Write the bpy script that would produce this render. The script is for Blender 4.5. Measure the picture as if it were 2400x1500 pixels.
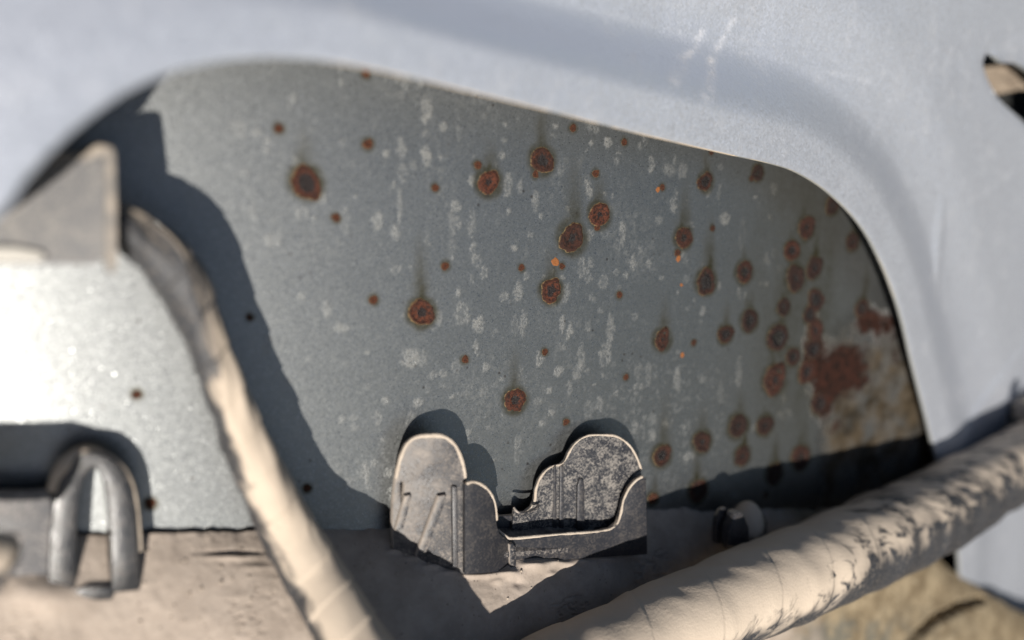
import bpy, bmesh, math, random
import numpy as np
from mathutils import Vector, Matrix

for o in list(bpy.data.objects):
    bpy.data.objects.remove(o)
SC = bpy.context.scene
COL = SC.collection
random.seed(4)
RNG = np.random.default_rng(11)

# ------------------------------------------------------------------ camera
MM = 0.001
PITCH = math.radians(60)                 # the phone looks steeply down into the panel
cp, sp_ = math.cos(PITCH), math.sin(PITCH)
RGT = np.array([1.0, 0, 0]); UPV = np.array([0, sp_, cp]); FWD = np.array([0, cp, -sp_])
RM = np.stack([RGT, UPV, FWD], axis=1)    # view frame (right, up, forward; millimetres) -> world metres
ORG = np.array([0, 0, 0.55])
cam_d = bpy.data.cameras.new('camera'); cam = bpy.data.objects.new('camera', cam_d); COL.objects.link(cam)
cam.location = ORG; cam.rotation_euler = (math.pi / 2 - PITCH, 0, 0)
cam_d.sensor_width = 36; cam_d.lens = 18 / math.tan(math.radians(30))
cam_d.clip_start = 0.005; cam_d.clip_end = 200
cam_d.dof.use_dof = True; cam_d.dof.focus_distance = 0.143; cam_d.dof.aperture_fstop = 6.6
SC.camera = cam
FPX = 1200 / math.tan(math.radians(30))

# ------------------------------------------------------------------ light
BETA, YAW = math.radians(27.8), math.radians(-1.5)
Lc = np.array([math.sin(YAW) * math.cos(BETA), math.sin(BETA), math.cos(YAW) * math.cos(BETA)])  # light travel, view frame
Lw = RM @ Lc
w = bpy.data.worlds.new('World'); SC.world = w; w.use_nodes = True
wn = w.node_tree; wn.nodes.clear()
sky = wn.nodes.new('ShaderNodeTexSky'); sky.sky_type = 'NISHITA'; sky.sun_disc = False
sky.sun_elevation = math.asin(-Lw[2]); sky.sun_rotation = math.atan2(-Lw[0], -Lw[1])
bg = wn.nodes.new('ShaderNodeBackground'); bg.inputs[1].default_value = 0.05
wo = wn.nodes.new('ShaderNodeOutputWorld')
wn.links.new(sky.outputs[0], bg.inputs[0]); wn.links.new(bg.outputs[0], wo.inputs[0])
sun_d = bpy.data.lights.new('sun', 'SUN'); sun_d.energy = 5.0; sun_d.angle = math.radians(0.53); sun_d.color = (1, 0.94, 0.86)
sun = bpy.data.objects.new('sun', sun_d); COL.objects.link(sun)
sun.rotation_euler = Vector(Lw).to_track_quat('-Z', 'Y').to_euler(); sun.location = (0, -1, 2)
vs = SC.view_settings
vs.view_transform = 'Standard'; vs.look = 'None'; vs.gamma = 1; vs.exposure = 0.4

# ------------------------------------------------------------------ geometry helpers
def W(p):
    p = np.atleast_2d(np.asarray(p, float))
    return ORG + (p * MM) @ RM.T

def ray(px, py):
    px = np.asarray(px, float); py = np.asarray(py, float)
    return np.stack([(px - 1200) / FPX, -(py - 750) / FPX, np.ones_like(px)], axis=-1)

C30, S30 = math.cos(math.radians(30)), math.sin(math.radians(30))
TILT = math.tan(math.radians(12))
def wall_z(X, Y):
    s = X / C30
    return 140 + s * S30 + np.where(s < 0, 0.0006 * s * s, 0) - TILT * Y
def skin_z(X, Y):                                     # the skin turns away behind the inner panel at the right
    return wall_z(X, Y) + np.minimum(0.13 * np.maximum(X / C30 - 104, 0) ** 2, 30)
def on_wall(px, py):
    r = ray(px, py); z = np.full(r.shape[:-1], 140.0)
    for _ in range(40):
        z = wall_z(r[..., 0] * z, r[..., 1] * z)
    return r * z[..., None]
N_IN = np.array([-S30, TILT * C30, C30]); N_IN /= np.linalg.norm(N_IN)      # into the outer skin
UPW = np.array([0, 1.0, 0]) - N_IN * N_IN[1]; UPW /= np.linalg.norm(UPW)     # up along the outer skin
ALW = np.cross(UPW, N_IN); ALW = ALW if ALW[0] > 0 else -ALW                 # along it, to the right
def gap(px, py, g):
    """a point seen at a pixel, g mm in front of the outer skin"""
    q = on_wall(px, py); r = ray(px, py)
    z = q[..., 2] - np.asarray(g, float) / (r @ N_IN)
    return r * z[..., None]

_tab = RNG.random((256, 256))
def vnoise(x, y):
    xi = np.floor(x).astype(int); yi = np.floor(y).astype(int)
    fx = x - xi; fy = y - yi
    fx = fx * fx * (3 - 2 * fx); fy = fy * fy * (3 - 2 * fy)
    a = _tab[xi % 256, yi % 256]; b = _tab[(xi + 1) % 256, yi % 256]
    c = _tab[xi % 256, (yi + 1) % 256]; d = _tab[(xi + 1) % 256, (yi + 1) % 256]
    return (a * (1 - fx) + b * fx) * (1 - fy) + (c * (1 - fx) + d * fx) * fy
def fbm(x, y, o=4):
    s = 0; a = 0.5; t = 0
    for k in range(o):
        s = s + a * vnoise(x * 2 ** k + 17.3 * k, y * 2 ** k + 5.1 * k); t += a; a *= 0.5
    return s / t
def sstep(a, b, x):
    t = np.clip((x - a) / (b - a), 0, 1); return t * t * (3 - 2 * t)

def link(name, me, mat=None, parent=None):
    o = bpy.data.objects.new(name, me); COL.objects.link(o)
    if mat: me.materials.append(mat)
    if parent: o.parent = parent
    return o
def mesh_obj(name, V, F, mat, parent=None, smooth=True, attrs=None, origin=None, sharp=None):
    """V in view-frame mm; the mesh is stored relative to its thing's base"""
    base = origin if origin is not None else (np.array(parent_base(parent)) if parent else np.zeros(3))
    v = W(V) - base
    me = bpy.data.meshes.new(name)
    F = np.asarray(F) if not isinstance(F, list) else F
    if isinstance(F, np.ndarray) and F.ndim == 2:
        n, k = F.shape
        me.vertices.add(len(v)); me.vertices.foreach_set('co', v.astype(np.float32).ravel())
        me.loops.add(n * k); me.loops.foreach_set('vertex_index', F.astype(np.int32).ravel())
        me.polygons.add(n); me.polygons.foreach_set('loop_start', np.arange(0, n * k, k, dtype=np.int32))
        me.update(calc_edges=True)
    else:
        me.from_pydata([tuple(p) for p in v], [], [tuple(int(i) for i in f) for f in F])
    if smooth:
        me.polygons.foreach_set('use_smooth', np.ones(len(me.polygons), dtype=bool))
        if sharp: me.set_sharp_from_angle(angle=math.radians(sharp))
    for k, a in (attrs or {}).items():
        at = me.attributes.new(k, 'FLOAT', 'POINT'); at.data.foreach_set('value', np.asarray(a, np.float32).ravel())
    o = link(name, me, mat, parent)
    if origin is not None and parent is None: o.location = origin
    return o
BASES = {}
def parent_base(p):
    while p.parent: p = p.parent
    return BASES[p]
def thing(name, base_mm, label, cat, group=None):
    o = bpy.data.objects.new(name, None); COL.objects.link(o)
    o.empty_display_size = 0.005
    b = W(base_mm)[0]; o.location = b; BASES[o] = b
    o['label'] = label; o['category'] = cat
    if group: o['group'] = group
    return o
def grid_faces(nr, nc, wrap=False):
    r = np.arange(nr - 1)[:, None]; c = np.arange(nc if wrap else nc - 1)[None, :]
    a = r * nc + c; b = r * nc + (c + 1) % nc
    return np.stack([a, b, b + nc, a + nc], axis=-1).reshape(-1, 4)
def spline(P, n):
    """Catmull-Rom through rows of P, n samples evenly spaced"""
    P = np.asarray(P, float); Q = np.vstack([2 * P[0] - P[1], P, 2 * P[-1] - P[-2]])
    out = []
    m = 40
    for i in range(1, len(Q) - 2):
        t = np.linspace(0, 1, m, endpoint=False)[:, None]
        a, b, c, d = Q[i - 1], Q[i], Q[i + 1], Q[i + 2]
        out.append(0.5 * (2 * b + (c - a) * t + (2 * a - 5 * b + 4 * c - d) * t ** 2 + (3 * b - a - 3 * c + d) * t ** 3))
    out = np.vstack(out + [P[-1:]])
    L = np.r_[0, np.cumsum(np.linalg.norm(np.diff(out[:, :2], axis=0), axis=1))]
    t = np.linspace(0, L[-1], n)
    return np.stack([np.interp(t, L, out[:, k]) for k in range(P.shape[1])], axis=1)

def plate(name, outer, thick, mat, parent, gapf, holes=(), bevel=0.25, back=None, n=None):
    """a moulded plate: its outline is given where it is seen, gapf = mm in front of the outer skin"""
    bm = bmesh.new()
    loops = []
    for pts in [outer] + list(holes):
        pts = np.asarray(pts, float)
        P = gap(pts[:, 0], pts[:, 1], gapf(pts[:, 0], pts[:, 1]))
        loops.append([bm.verts.new(p) for p in P])
    edges = []
    for lp in loops:
        for i in range(len(lp)):
            edges.append(bm.edges.new((lp[i], lp[(i + 1) % len(lp)])))
    bmesh.ops.triangle_fill(bm, use_beauty=True, use_dissolve=False, edges=edges)
    dirv = N_IN if back is None else np.asarray(back, float)
    dirv = Vector(dirv * thick)
    front = list(bm.faces)
    vmap = {}
    for v in list(bm.verts):
        vmap[v] = bm.verts.new(v.co + dirv)
    for f in front:
        bm.faces.new([vmap[v] for v in reversed(f.verts)])
    for lp in loops:
        for i in range(len(lp)):
            a, b = lp[i], lp[(i + 1) % len(lp)]
            bm.faces.new((a, b, vmap[b], vmap[a]))
    bmesh.ops.recalc_face_normals(bm, faces=bm.faces)
    if bevel:
        es = [e for e in bm.edges if len(e.link_faces) == 2 and e.calc_face_angle(0) > 1.2]
        bmesh.ops.bevel(bm, geom=es, offset=bevel, segments=2, profile=0.6, affect='EDGES', clamp_overlap=True)
    bm.verts.index_update()
    V = np.array([v.co[:] for v in bm.verts]); F = [[v.index for v in f.verts] for f in bm.faces]
    bm.free()
    return mesh_obj(name, V, F, mat, parent, sharp=40)

def tube(name, path, radii, mat, parent=None, seg=48, ridge=None, caps=True, origin=None, attrs_t=False, flat=None):
    """path: n x 3 view-frame mm, radii: n. ridge(t_mm, ang)-> radius offset"""
    P = np.asarray(path, float); n = len(P)
    T = np.gradient(P, axis=0); T /= np.linalg.norm(T, axis=1)[:, None]
    up = np.array([0, 0, 1.0]); A = np.cross(T, up); A /= np.linalg.norm(A, axis=1)[:, None]; B = np.cross(T, A)
    L = np.r_[0, np.cumsum(np.linalg.norm(np.diff(P, axis=0), axis=1))]
    th = np.linspace(0, 2 * math.pi, seg, endpoint=False)
    R = np.repeat(np.asarray(radii, float)[:, None], seg, 1)
    if ridge is not None: R = R + ridge(L[:, None], th[None, :])
    V = P[:, None, :] + R[..., None] * (np.cos(th)[None, :, None] * A[:, None, :] + np.sin(th)[None, :, None] * B[:, None, :])
    F = [list(f) for f in grid_faces(n, seg, True)]
    V = V.reshape(-1, 3)
    if caps:
        F.append(list(range(seg))[::-1]); F.append([(n - 1) * seg + i for i in range(seg)])
    at = {'len': np.repeat(L[:, None], seg, 1).ravel(), 'ang': np.repeat(th[None, :], n, 0).ravel()}
    return mesh_obj(name, V, F, mat, parent, attrs=at, origin=origin, sharp=70)

def lathe(name, base, axis, prof, mat, parent, seg=28):
    base = np.asarray(base, float); ax = np.asarray(axis, float); ax /= np.linalg.norm(ax)
    a = np.cross(ax, [0.3, 0.1, 1.0]); a /= np.linalg.norm(a); b = np.cross(ax, a)
    th = np.linspace(0, 2 * math.pi, seg, endpoint=False)
    V = [base + ax * h + r * (math.cos(t) * a + math.sin(t) * b) for r, h in prof for t in th]
    F = [list(f) for f in grid_faces(len(prof), seg, True)]
    F.append(list(range(seg))[::-1]); F.append([(len(prof) - 1) * seg + i for i in range(seg)])
    return mesh_obj(name, V, F, mat, parent, sharp=50)

# ------------------------------------------------------------------ materials
class NT:
    def __init__(s, name):
        s.m = bpy.data.materials.new(name); s.m.use_nodes = True
        s.t = s.m.node_tree; s.t.nodes.clear()
        s.out = s.t.nodes.new('ShaderNodeOutputMaterial'); s.b = s.t.nodes.new('ShaderNodeBsdfPrincipled')
        s.t.links.new(s.b.outputs[0], s.out.inputs[0])
    def n(s, typ, **kw):
        nd = s.t.nodes.new(typ)
        for k, v in kw.items(): setattr(nd, k, v)
        return nd
    def put(s, sock, v):
        if hasattr(v, 'node'): s.t.links.new(v, sock)
        else:
            if sock.type == 'RGBA' and len(v) == 3: v = (*v, 1)
            sock.default_value = v
    def attr(s, name):
        nd = s.n('ShaderNodeAttribute', attribute_name=name); return nd.outputs['Fac']
    def obj(s): return s.n('ShaderNodeTexCoord').outputs['Object']
    def noise(s, scale, detail=4, rough=0.55, vec=None, dist=0):
        nd = s.n('ShaderNodeTexNoise'); nd.inputs['Scale'].default_value = scale; nd.inputs['Detail'].default_value = detail
        nd.inputs['Roughness'].default_value = rough; nd.inputs['Distortion'].default_value = dist
        s.put(nd.inputs['Vector'], vec if vec is not None else s.obj()); return nd.outputs['Fac']
    def ramp(s, v, a, b, c0=0.0, c1=1.0):
        nd = s.n('ShaderNodeMapRange', interpolation_type='SMOOTHSTEP'); s.put(nd.inputs[0], v)
        for i, x in zip((1, 2, 3, 4), (a, b, c0, c1)): s.put(nd.inputs[i], x)
        return nd.outputs[0]
    def math(s, op, a, b=0.0, clamp=False):
        nd = s.n('ShaderNodeMath', operation=op, use_clamp=clamp); s.put(nd.inputs[0], a); s.put(nd.inputs[1], b); return nd.outputs[0]
    def mix(s, f, a, b):
        nd = s.n('ShaderNodeMix', data_type='RGBA'); s.put(nd.inputs[0], f); s.put(nd.inputs[6], a); s.put(nd.inputs[7], b); return nd.outputs[2]
    def mixf(s, f, a, b):
        nd = s.n('ShaderNodeMix', data_type='FLOAT'); s.put(nd.inputs[0], f); s.put(nd.inputs[2], a); s.put(nd.inputs[3], b); return nd.outputs[0]
    def bump(s, h, strength, dist, normal=None):
        nd = s.n('ShaderNodeBump'); nd.inputs['Strength'].default_value = strength; nd.inputs['Distance'].default_value = dist
        s.put(nd.inputs['Height'], h)
        if normal is not None: s.put(nd.inputs['Normal'], normal)
        return nd.outputs[0]
    def facing(s, vec, true=False):
        g = s.n('ShaderNodeNewGeometry'); d = s.n('ShaderNodeVectorMath', operation='DOT_PRODUCT')
        s.put(d.inputs[0], g.outputs['True Normal' if true else 'Normal']); v = RM @ np.asarray(vec, float); v = v / np.linalg.norm(v)
        d.inputs[1].default_value = tuple(v); return d.outputs['Value']
    def flakes(s, scale, amount, vec=None, glint=0):
        """each metal flake in the paint lies at a slightly different tilt"""
        vo = s.n('ShaderNodeTexVoronoi'); vo.inputs['Scale'].default_value = scale; s.put(vo.inputs['Vector'], vec if vec is not None else s.obj())
        sub = s.n('ShaderNodeVectorMath', operation='SUBTRACT'); s.put(sub.inputs[0], vo.outputs['Color']); sub.inputs[1].default_value = (0.5, 0.5, 0.5)
        if glint:
            sb = s.n('ShaderNodeSeparateColor'); s.put(sb.inputs[0], vo.outputs['Color']); s.glint = s.ramp(sb.outputs[2], 0.93, 0.99)
            amount = s.math('ADD', amount, s.math('MULTIPLY', s.glint, glint))
        sc = s.n('ShaderNodeVectorMath', operation='SCALE'); s.put(sc.inputs[0], sub.outputs[0]); s.put(sc.inputs['Scale'], amount)
        g = s.n('ShaderNodeNewGeometry')
        ad = s.n('ShaderNodeVectorMath', operation='ADD'); s.put(ad.inputs[0], g.outputs['Normal']); s.put(ad.inputs[1], sc.outputs[0])
        no = s.n('ShaderNodeVectorMath', operation='NORMALIZE'); s.put(no.inputs[0], ad.outputs[0])
        return no.outputs[0], vo.outputs['Color']
    def set(s, **kw):
        names = dict(color='Base Color', metal='Metallic', rough='Roughness', normal='Normal', spec='Specular IOR Level', coat='Coat Weight', coat_rough='Coat Roughness')
        for k, v in kw.items(): s.put(s.b.inputs[names[k]], v)
        return s.m

DUST = (0.50, 0.42, 0.335)
DUST_D = (0.36, 0.295, 0.235)
SILL_A, SILL_B = (0.305, 0.255, 0.213), (0.42, 0.355, 0.30)

def mat_outer():
    s = NT('grey_metallic_underside')
    nrm, fcol = s.flakes(8200, 0.13, glint=0.14)
    sep = s.n('ShaderNodeSeparateColor'); s.put(sep.inputs[0], fcol)
    cloud = s.noise(45, 4)
    base = s.mix(cloud, (0.205, 0.214, 0.213), (0.245, 0.254, 0.253))
    base = s.mix(s.ramp(sep.outputs[0], 0.86, 1.0), base, (0.36, 0.37, 0.38))
    fine = s.noise(2600, 3, 0.7); med = s.noise(700, 4, 0.7)
    # chalky water marks, broken into grains
    wm = s.attr('mark')
    wmask = s.math('MULTIPLY', s.ramp(s.math('ADD', s.math('MULTIPLY', fine, 0.75), s.math('MULTIPLY', med, 0.45)), 0.43, 0.72), wm)
    wmask = s.math('MULTIPLY', wmask, 0.36, True)
    c = s.mix(wmask, base, (0.24, 0.225, 0.20))
    st = s.attr('stain_and_shade')
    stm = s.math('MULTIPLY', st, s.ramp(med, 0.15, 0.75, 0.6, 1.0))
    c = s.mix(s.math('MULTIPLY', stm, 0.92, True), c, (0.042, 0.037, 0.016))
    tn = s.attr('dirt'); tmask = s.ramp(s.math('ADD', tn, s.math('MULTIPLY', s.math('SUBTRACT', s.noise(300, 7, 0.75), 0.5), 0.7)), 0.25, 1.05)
    c = s.mix(tmask, c, s.mix(s.ramp(s.noise(180, 5, 0.65), 0.35, 0.65), (0.016, 0.012, 0.007), (0.055, 0.042, 0.027)))  # tan dirt, its pigment darkened to paint in the dimmer right end
    ru = s.attr('rust'); rmask = s.ramp(s.math('ADD', ru, s.math('MULTIPLY', s.math('SUBTRACT', s.noise(520, 8, 0.8), 0.5), 1.5)), 0.34, 0.78)
    rc = s.mix(s.ramp(s.noise(700, 5, 0.75), 0.35, 0.65), (0.008, 0.005, 0.004), (0.032, 0.012, 0.008))  # rust patch, colour also deepened for the weaker light there
    c = s.mix(rmask, c, rc)
    dull = s.math('MAXIMUM', rmask, s.math('MAXIMUM', s.math('POWER', tmask, 2.5), s.math('MAXIMUM', wmask, s.math('MULTIPLY', stm, 0.15))))
    # pin-prick pits
    pv = s.n('ShaderNodeTexVoronoi'); pv.inputs['Scale'].default_value = 420; s.put(pv.inputs['Vector'], s.obj())
    pit = s.math('MULTIPLY', s.ramp(pv.outputs['Distance'], 0.07, 0.13, 1, 0), s.ramp(s.noise(120, 2), 0.5, 0.62))
    c = s.mix(s.math('MULTIPLY', pit, 0.7), c, (0.06, 0.05, 0.045))
    h = s.math('ADD', s.math('MULTIPLY', wmask, 0.4), s.math('MULTIPLY', rmask, s.noise(1500, 3)))
    bn = s.bump(h, 0.5, 0.0004, nrm)
    return s.set(color=c, metal=s.math('MULTIPLY', s.math('SUBTRACT', 1, dull, True), 0.96), rough=s.mixf(dull, s.mixf(s.glint, 0.43, 0.26), 0.85), normal=bn, spec=s.mixf(dull, 0.4, 0.12), coat=s.math('MULTIPLY', s.math('SUBTRACT', 1, dull, True), 0.16), coat_rough=0.3)

def mat_inner():
    s = NT('silver_blue_paint')
    nrm, fcol = s.flakes(2600, 0.16)
    cloud = s.noise(30, 4)
    base = s.mix(cloud, (0.54, 0.57, 0.64), (0.61, 0.64, 0.70))
    # fine rubbing scratches, stretched along the panel
    mp = s.n('ShaderNodeMapping'); s.put(mp.inputs['Vector'], s.obj()); mp.inputs['Rotation'].default_value = (0, 0, 0.35); mp.inputs['Scale'].default_value = (25, 900, 900)
    scr = s.ramp(s.noise(1.0, 3, 0.6, mp.outputs[0]), 0.62, 0.75)
    scr = s.math('MULTIPLY', scr, s.attr('rub'))
    sm = s.math('MULTIPLY', s.attr('smear'), s.ramp(s.noise(200, 6, 0.7), 0.38, 0.68), True)
    dusty = s.math('MULTIPLY', s.ramp(s.noise(160, 6, 0.7), 0.52, 0.74), 0.12)
    c = s.mix(dusty, base, (0.50, 0.46, 0.40))
    c = s.mix(s.math('MULTIPLY', scr, 0.5), c, (0.7, 0.69, 0.66))
    c = s.mix(s.math('MULTIPLY', sm, 0.5), c, (0.52, 0.48, 0.43))
    dull = s.math('MAXIMUM', s.math('MULTIPLY', sm, 0.8), dusty)
    bn = s.bump(s.noise(1400, 3, 0.6), 0.12, 0.0003, nrm)
    return s.set(color=c, metal=s.math('MULTIPLY', s.math('SUBTRACT', 1, dull, True), 0.62), rough=s.mixf(dull, 0.40, 0.75), normal=bn)

def mat_rim():
    s = NT('dusty_cut_edge')
    f = s.math('MULTIPLY', s.ramp(s.noise(110, 3), 0.40, 0.52), s.attr('cream'))
    c = s.mix(f, (0.34, 0.35, 0.34), (0.60, 0.50, 0.38))
    return s.set(color=c, metal=s.math('MULTIPLY', s.math('SUBTRACT', 1, f, True), 0.4), rough=0.6, normal=s.bump(s.noise(1500), 0.4, 0.0003))

def mat_rust(small=False):
    s = NT('small_rust_crust' if small else 'rust_crust')
    oi = s.n('ShaderNodeObjectInfo').outputs['Random']
    rad = s.attr('rad'); co = s.obj()
    mp = s.n('ShaderNodeVectorMath', operation='ADD'); s.put(mp.inputs[0], co)
    cb = s.n('ShaderNodeCombineXYZ'); s.put(cb.inputs[0], s.math('MULTIPLY', oi, 37.0)); s.put(cb.inputs[1], s.math('MULTIPLY', oi, 91.0)); s.put(mp.inputs[1], cb.outputs[0])
    v = mp.outputs[0]
    n1 = s.noise(1.8, 5, 0.65, v); n2 = s.noise(4.5, 5, 0.75, v); n3 = s.noise(1.2, 3, 0.5, v)
    c = s.mix(s.ramp(n2, 0.36, 0.66), (0.012, 0.006, 0.005), (0.16, 0.052, 0.022) if small else s.mix(oi, (0.125, 0.036, 0.017), (0.045, 0.017, 0.011)))
    c = s.mix(s.math('MULTIPLY', s.ramp(n1, 0.60, 0.74), 0.6), c, (0.19, 0.05, 0.014))
    # black oxide heart, dark ring outside it
    r2 = s.math('ADD', rad, s.math('MULTIPLY', s.math('SUBTRACT', n2, 0.5), 0.5))
    lim = s.mixf(s.math('FRACT', s.math('MULTIPLY', oi, 7.3)), 0.18, 0.62)
    heart = s.ramp(r2, 0.1, 0.3, 0.6, 0) if small else s.ramp(s.math('SUBTRACT', r2, lim), -0.12, 0.08, 1, 0)
    c = s.mix(s.math('MULTIPLY', heart, 0.9), c, (0.010, 0.009, 0.010))
    ring = s.math('MULTIPLY', s.math('MULTIPLY', s.ramp(r2, 0.70, 0.84), s.ramp(r2, 0.9, 1.02, 1, 0)), s.math('FRACT', s.math('MULTIPLY', oi, 13.7)))
    c = s.mix(s.math('MULTIPLY', ring, 0.7), c, (0.035, 0.013, 0.008))
    edge = s.math('MULTIPLY', s.ramp(rad, 0.88, 0.99), s.ramp(n2, 0.38, 0.6))
    c = s.mix(s.math('MULTIPLY', edge, 0.85), c, (0.24, 0.18, 0.085))
    spot_tint = s.n('ShaderNodeObjectInfo').outputs['Color']                # per-spot tint, darker for spots further right
    mu = s.n('ShaderNodeMix', data_type='RGBA', blend_type='MULTIPLY'); mu.inputs[0].default_value = 1.0; s.put(mu.inputs[6], c); s.put(mu.inputs[7], spot_tint); c = mu.outputs[2]
    return s.set(color=c, rough=s.mixf(heart, 0.75, 0.4), spec=0.3, normal=s.bump(s.noise(6, 5, 0.75, v), 1.0, 0.00025))

def mat_orange():
    s = NT('fresh_orange_rust')
    return s.set(color=s.mix(s.noise(3, 4), (0.13, 0.042, 0.01), (0.24, 0.085, 0.018)), rough=0.8)

def mat_dust():
    s = NT('settled_dust')
    a = s.noise(170, 6, 0.65); b = s.noise(1500, 5, 0.7)
    c = s.mix(s.ramp(a, 0.3, 0.7), SILL_A, SILL_B)
    c = s.mix(s.math('MULTIPLY', s.ramp(b, 0.55, 0.75), 0.35), c, (0.52, 0.46, 0.40))
    pv = s.n('ShaderNodeTexVoronoi'); pv.inputs['Scale'].default_value = 1300; s.put(pv.inputs['Vector'], s.obj())
    sp = s.math('MULTIPLY', s.ramp(pv.outputs['Distance'], 0.1, 0.22, 1, 0), s.ramp(s.noise(400, 2), 0.55, 0.65))
    c = s.mix(s.math('MULTIPLY', sp, 0.75), c, (0.07, 0.055, 0.05))
    crust = s.math('MULTIPLY', s.attr('crust'), 1.0)
    cc = s.mix(s.ramp(s.noise(240, 6, 0.7), 0.32, 0.68), (0.13, 0.098, 0.06), (0.29, 0.235, 0.155))
    paint = s.math('MULTIPLY', s.attr('bare'), s.ramp(s.noise(160, 5, 0.65), 0.42, 0.62), True)
    cc = s.mix(s.math('MULTIPLY', paint, 0.7), cc, (0.10, 0.105, 0.095))
    c = s.mix(crust, c, cc)
    h = s.math('ADD', s.math('MULTIPLY', a, 1.0), s.math('MULTIPLY', b, 0.45))
    return s.set(color=c, rough=0.95, spec=0.15, normal=s.bump(h, 0.4, 0.0005))

def mat_plastic(name, dustdir, lo, hi, cover=0.35, base=(0.022, 0.023, 0.028), speck=0.5, dust=DUST, gloss=0.38):
    """black moulded plastic with dust lying on whatever faces dustdir, smeared thinner elsewhere"""
    s = NT(name)
    f = s.facing(dustdir)
    n1 = s.noise(420, 5, 0.65); n2 = s.noise(2600, 4, 0.75)
    m = s.ramp(s.math('ADD', f, s.math('MULTIPLY', s.math('SUBTRACT', n1, 0.5), 0.7)), lo, hi)
    film = s.math('MULTIPLY', s.ramp(s.math('ADD', s.math('MULTIPLY', n1, 0.4), s.math('MULTIPLY', n2, 0.7)), 0.50, 0.68), cover)
    m2 = s.math('MAXIMUM', m, film)
    grain = s.math('MULTIPLY', s.ramp(n2, 0.56, 0.66), speck); m2 = s.math('MAXIMUM', m2, grain)
    c = s.mix(m2, base, s.mix(n1, tuple(x * 0.85 for x in dust), dust))
    return s.set(color=c, rough=s.mixf(m2, gloss, 0.9), spec=0.45, normal=s.bump(s.math('ADD', s.math('MULTIPLY', m2, 0.7), s.math('MULTIPLY', n2, 0.3)), 0.45, 0.00025))

def mat_cable(name, dustdir, lo, hi, period, rag=1.2, dust=DUST, bare=None, wear=None):
    s = NT(name)
    f = s.facing(dustdir)
    ln = s.attr('len'); an = s.attr('ang')
    hel = s.math('FRACT', s.math('ADD', s.math('DIVIDE', ln, period), s.math('DIVIDE', an, 2 * math.pi)))
    lap = s.ramp(hel, 0.0, 0.12, 1, 0)
    mp = s.n('ShaderNodeCombineXYZ'); s.put(mp.inputs[0], s.math('MULTIPLY', ln, 0.16)); s.put(mp.inputs[1], s.math('MULTIPLY', s.math('SINE', an), 1.5)); s.put(mp.inputs[2], s.math('MULTIPLY', s.math('COSINE', an), 1.5))
    n1 = s.noise(0.9, 3, 0.5, mp.outputs[0]); n2 = s.noise(1800, 4, 0.7); n3 = s.noise(150, 4, 0.6)
    k = s.math('ADD', f, s.math('MULTIPLY', s.math('SUBTRACT', n1, 0.5), rag * 1.3))
    st = s.n('ShaderNodeCombineXYZ'); s.put(st.inputs[0], s.math('ADD', s.math('MULTIPLY', ln, 0.10), s.math('MULTIPLY', s.math('COSINE', an), 0.5)))
    s.put(st.inputs[1], s.math('SUBTRACT', s.math('MULTIPLY', s.math('SINE', an), 5.0), s.math('MULTIPLY', ln, 0.30))); s.put(st.inputs[2], s.math('MULTIPLY', s.math('COSINE', an), 3.0))
    wr = s.noise(1.0, 4, 0.6, st.outputs[0], 0.6)
    k = s.math('SUBTRACT', k, s.math('MULTIPLY', s.ramp(wr, 0.46, 0.74), s.ramp(ln, *(wear or (0, 1, 0, 0)))))
    k = s.math('SUBTRACT', k, s.math('MULTIPLY', s.math('MULTIPLY', lap, n1), 0.14))
    if bare: k = s.math('SUBTRACT', k, s.ramp(ln, *bare))           # stretch where the dust was rubbed off
    m = s.ramp(k, lo, hi)
    m = s.math('MAXIMUM', m, s.math('MULTIPLY', s.ramp(n2, 0.5, 0.7), 0.22))
    c = s.mix(m, s.mix(n3, (0.018, 0.019, 0.022), (0.055, 0.058, 0.065)), s.mix(n3, tuple(x * 0.9 for x in dust), tuple(min(1, x * 1.12) for x in dust)))
    return s.set(color=c, rough=s.mixf(m, 0.5, 0.95), spec=0.35, normal=s.bump(s.math('ADD', n2, s.math('MULTIPLY', m, 0.8)), 0.3, 0.0003))

M_OUT, M_IN, M_RIM, M_RUST, M_ORG, M_DUST = mat_outer(), mat_inner(), mat_rim(), mat_rust(), mat_orange(), mat_dust()
UP = (0, 1, 0)
M_RIMDUST = NT('rim_dust'); M_RIMDUST = M_RIMDUST.set(color=M_RIMDUST.mix(M_RIMDUST.noise(900, 4), DUST_D, (0.56, 0.49, 0.41)), rough=0.95, spec=0.1, normal=M_RIMDUST.bump(M_RIMDUST.noise(2500), 0.6, 0.0003))
M_CLIP = mat_plastic('dusty_black_plastic', (-0.2, 1, 0.0), 0.5, 0.8, 0.09, speck=0.08)
M_CLIP_FACE = mat_plastic('thickly_dusted_plastic', (-0.55, 0.45, -0.7), 0.35, 0.9, 0.5, speck=0.45, dust=(0.43, 0.375, 0.325))
M_TAB_IN = mat_plastic('speckled_plastic', (-0.1, 1, -0.1), 0.5, 0.8, 0.6, speck=0.62, dust=(0.38, 0.345, 0.305))
M_PIN = mat_plastic('dusted_fastener_plastic', (0, 0.75, -0.6), 0.35, 0.7, 0.3, speck=0.15)
M_LOOP = mat_plastic('worn_black_plastic', (-0.2, 1, 0.1), 0.5, 0.85, 0.10, base=(0.018, 0.020, 0.024), speck=0.05, gloss=0.2)
M_PLUG = mat_plastic('grey_plug_plastic', (0.15, 1, 0.2), 0.45, 0.8, 0.6, base=(0.15, 0.15, 0.155), speck=0.2, dust=(0.36, 0.335, 0.30))
M_COLLAR = mat_plastic('dusty_plug_edge', (0.15, 1, -0.6), 0.25, 0.95, 0.6, base=(0.15, 0.15, 0.15), speck=0.3)

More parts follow.
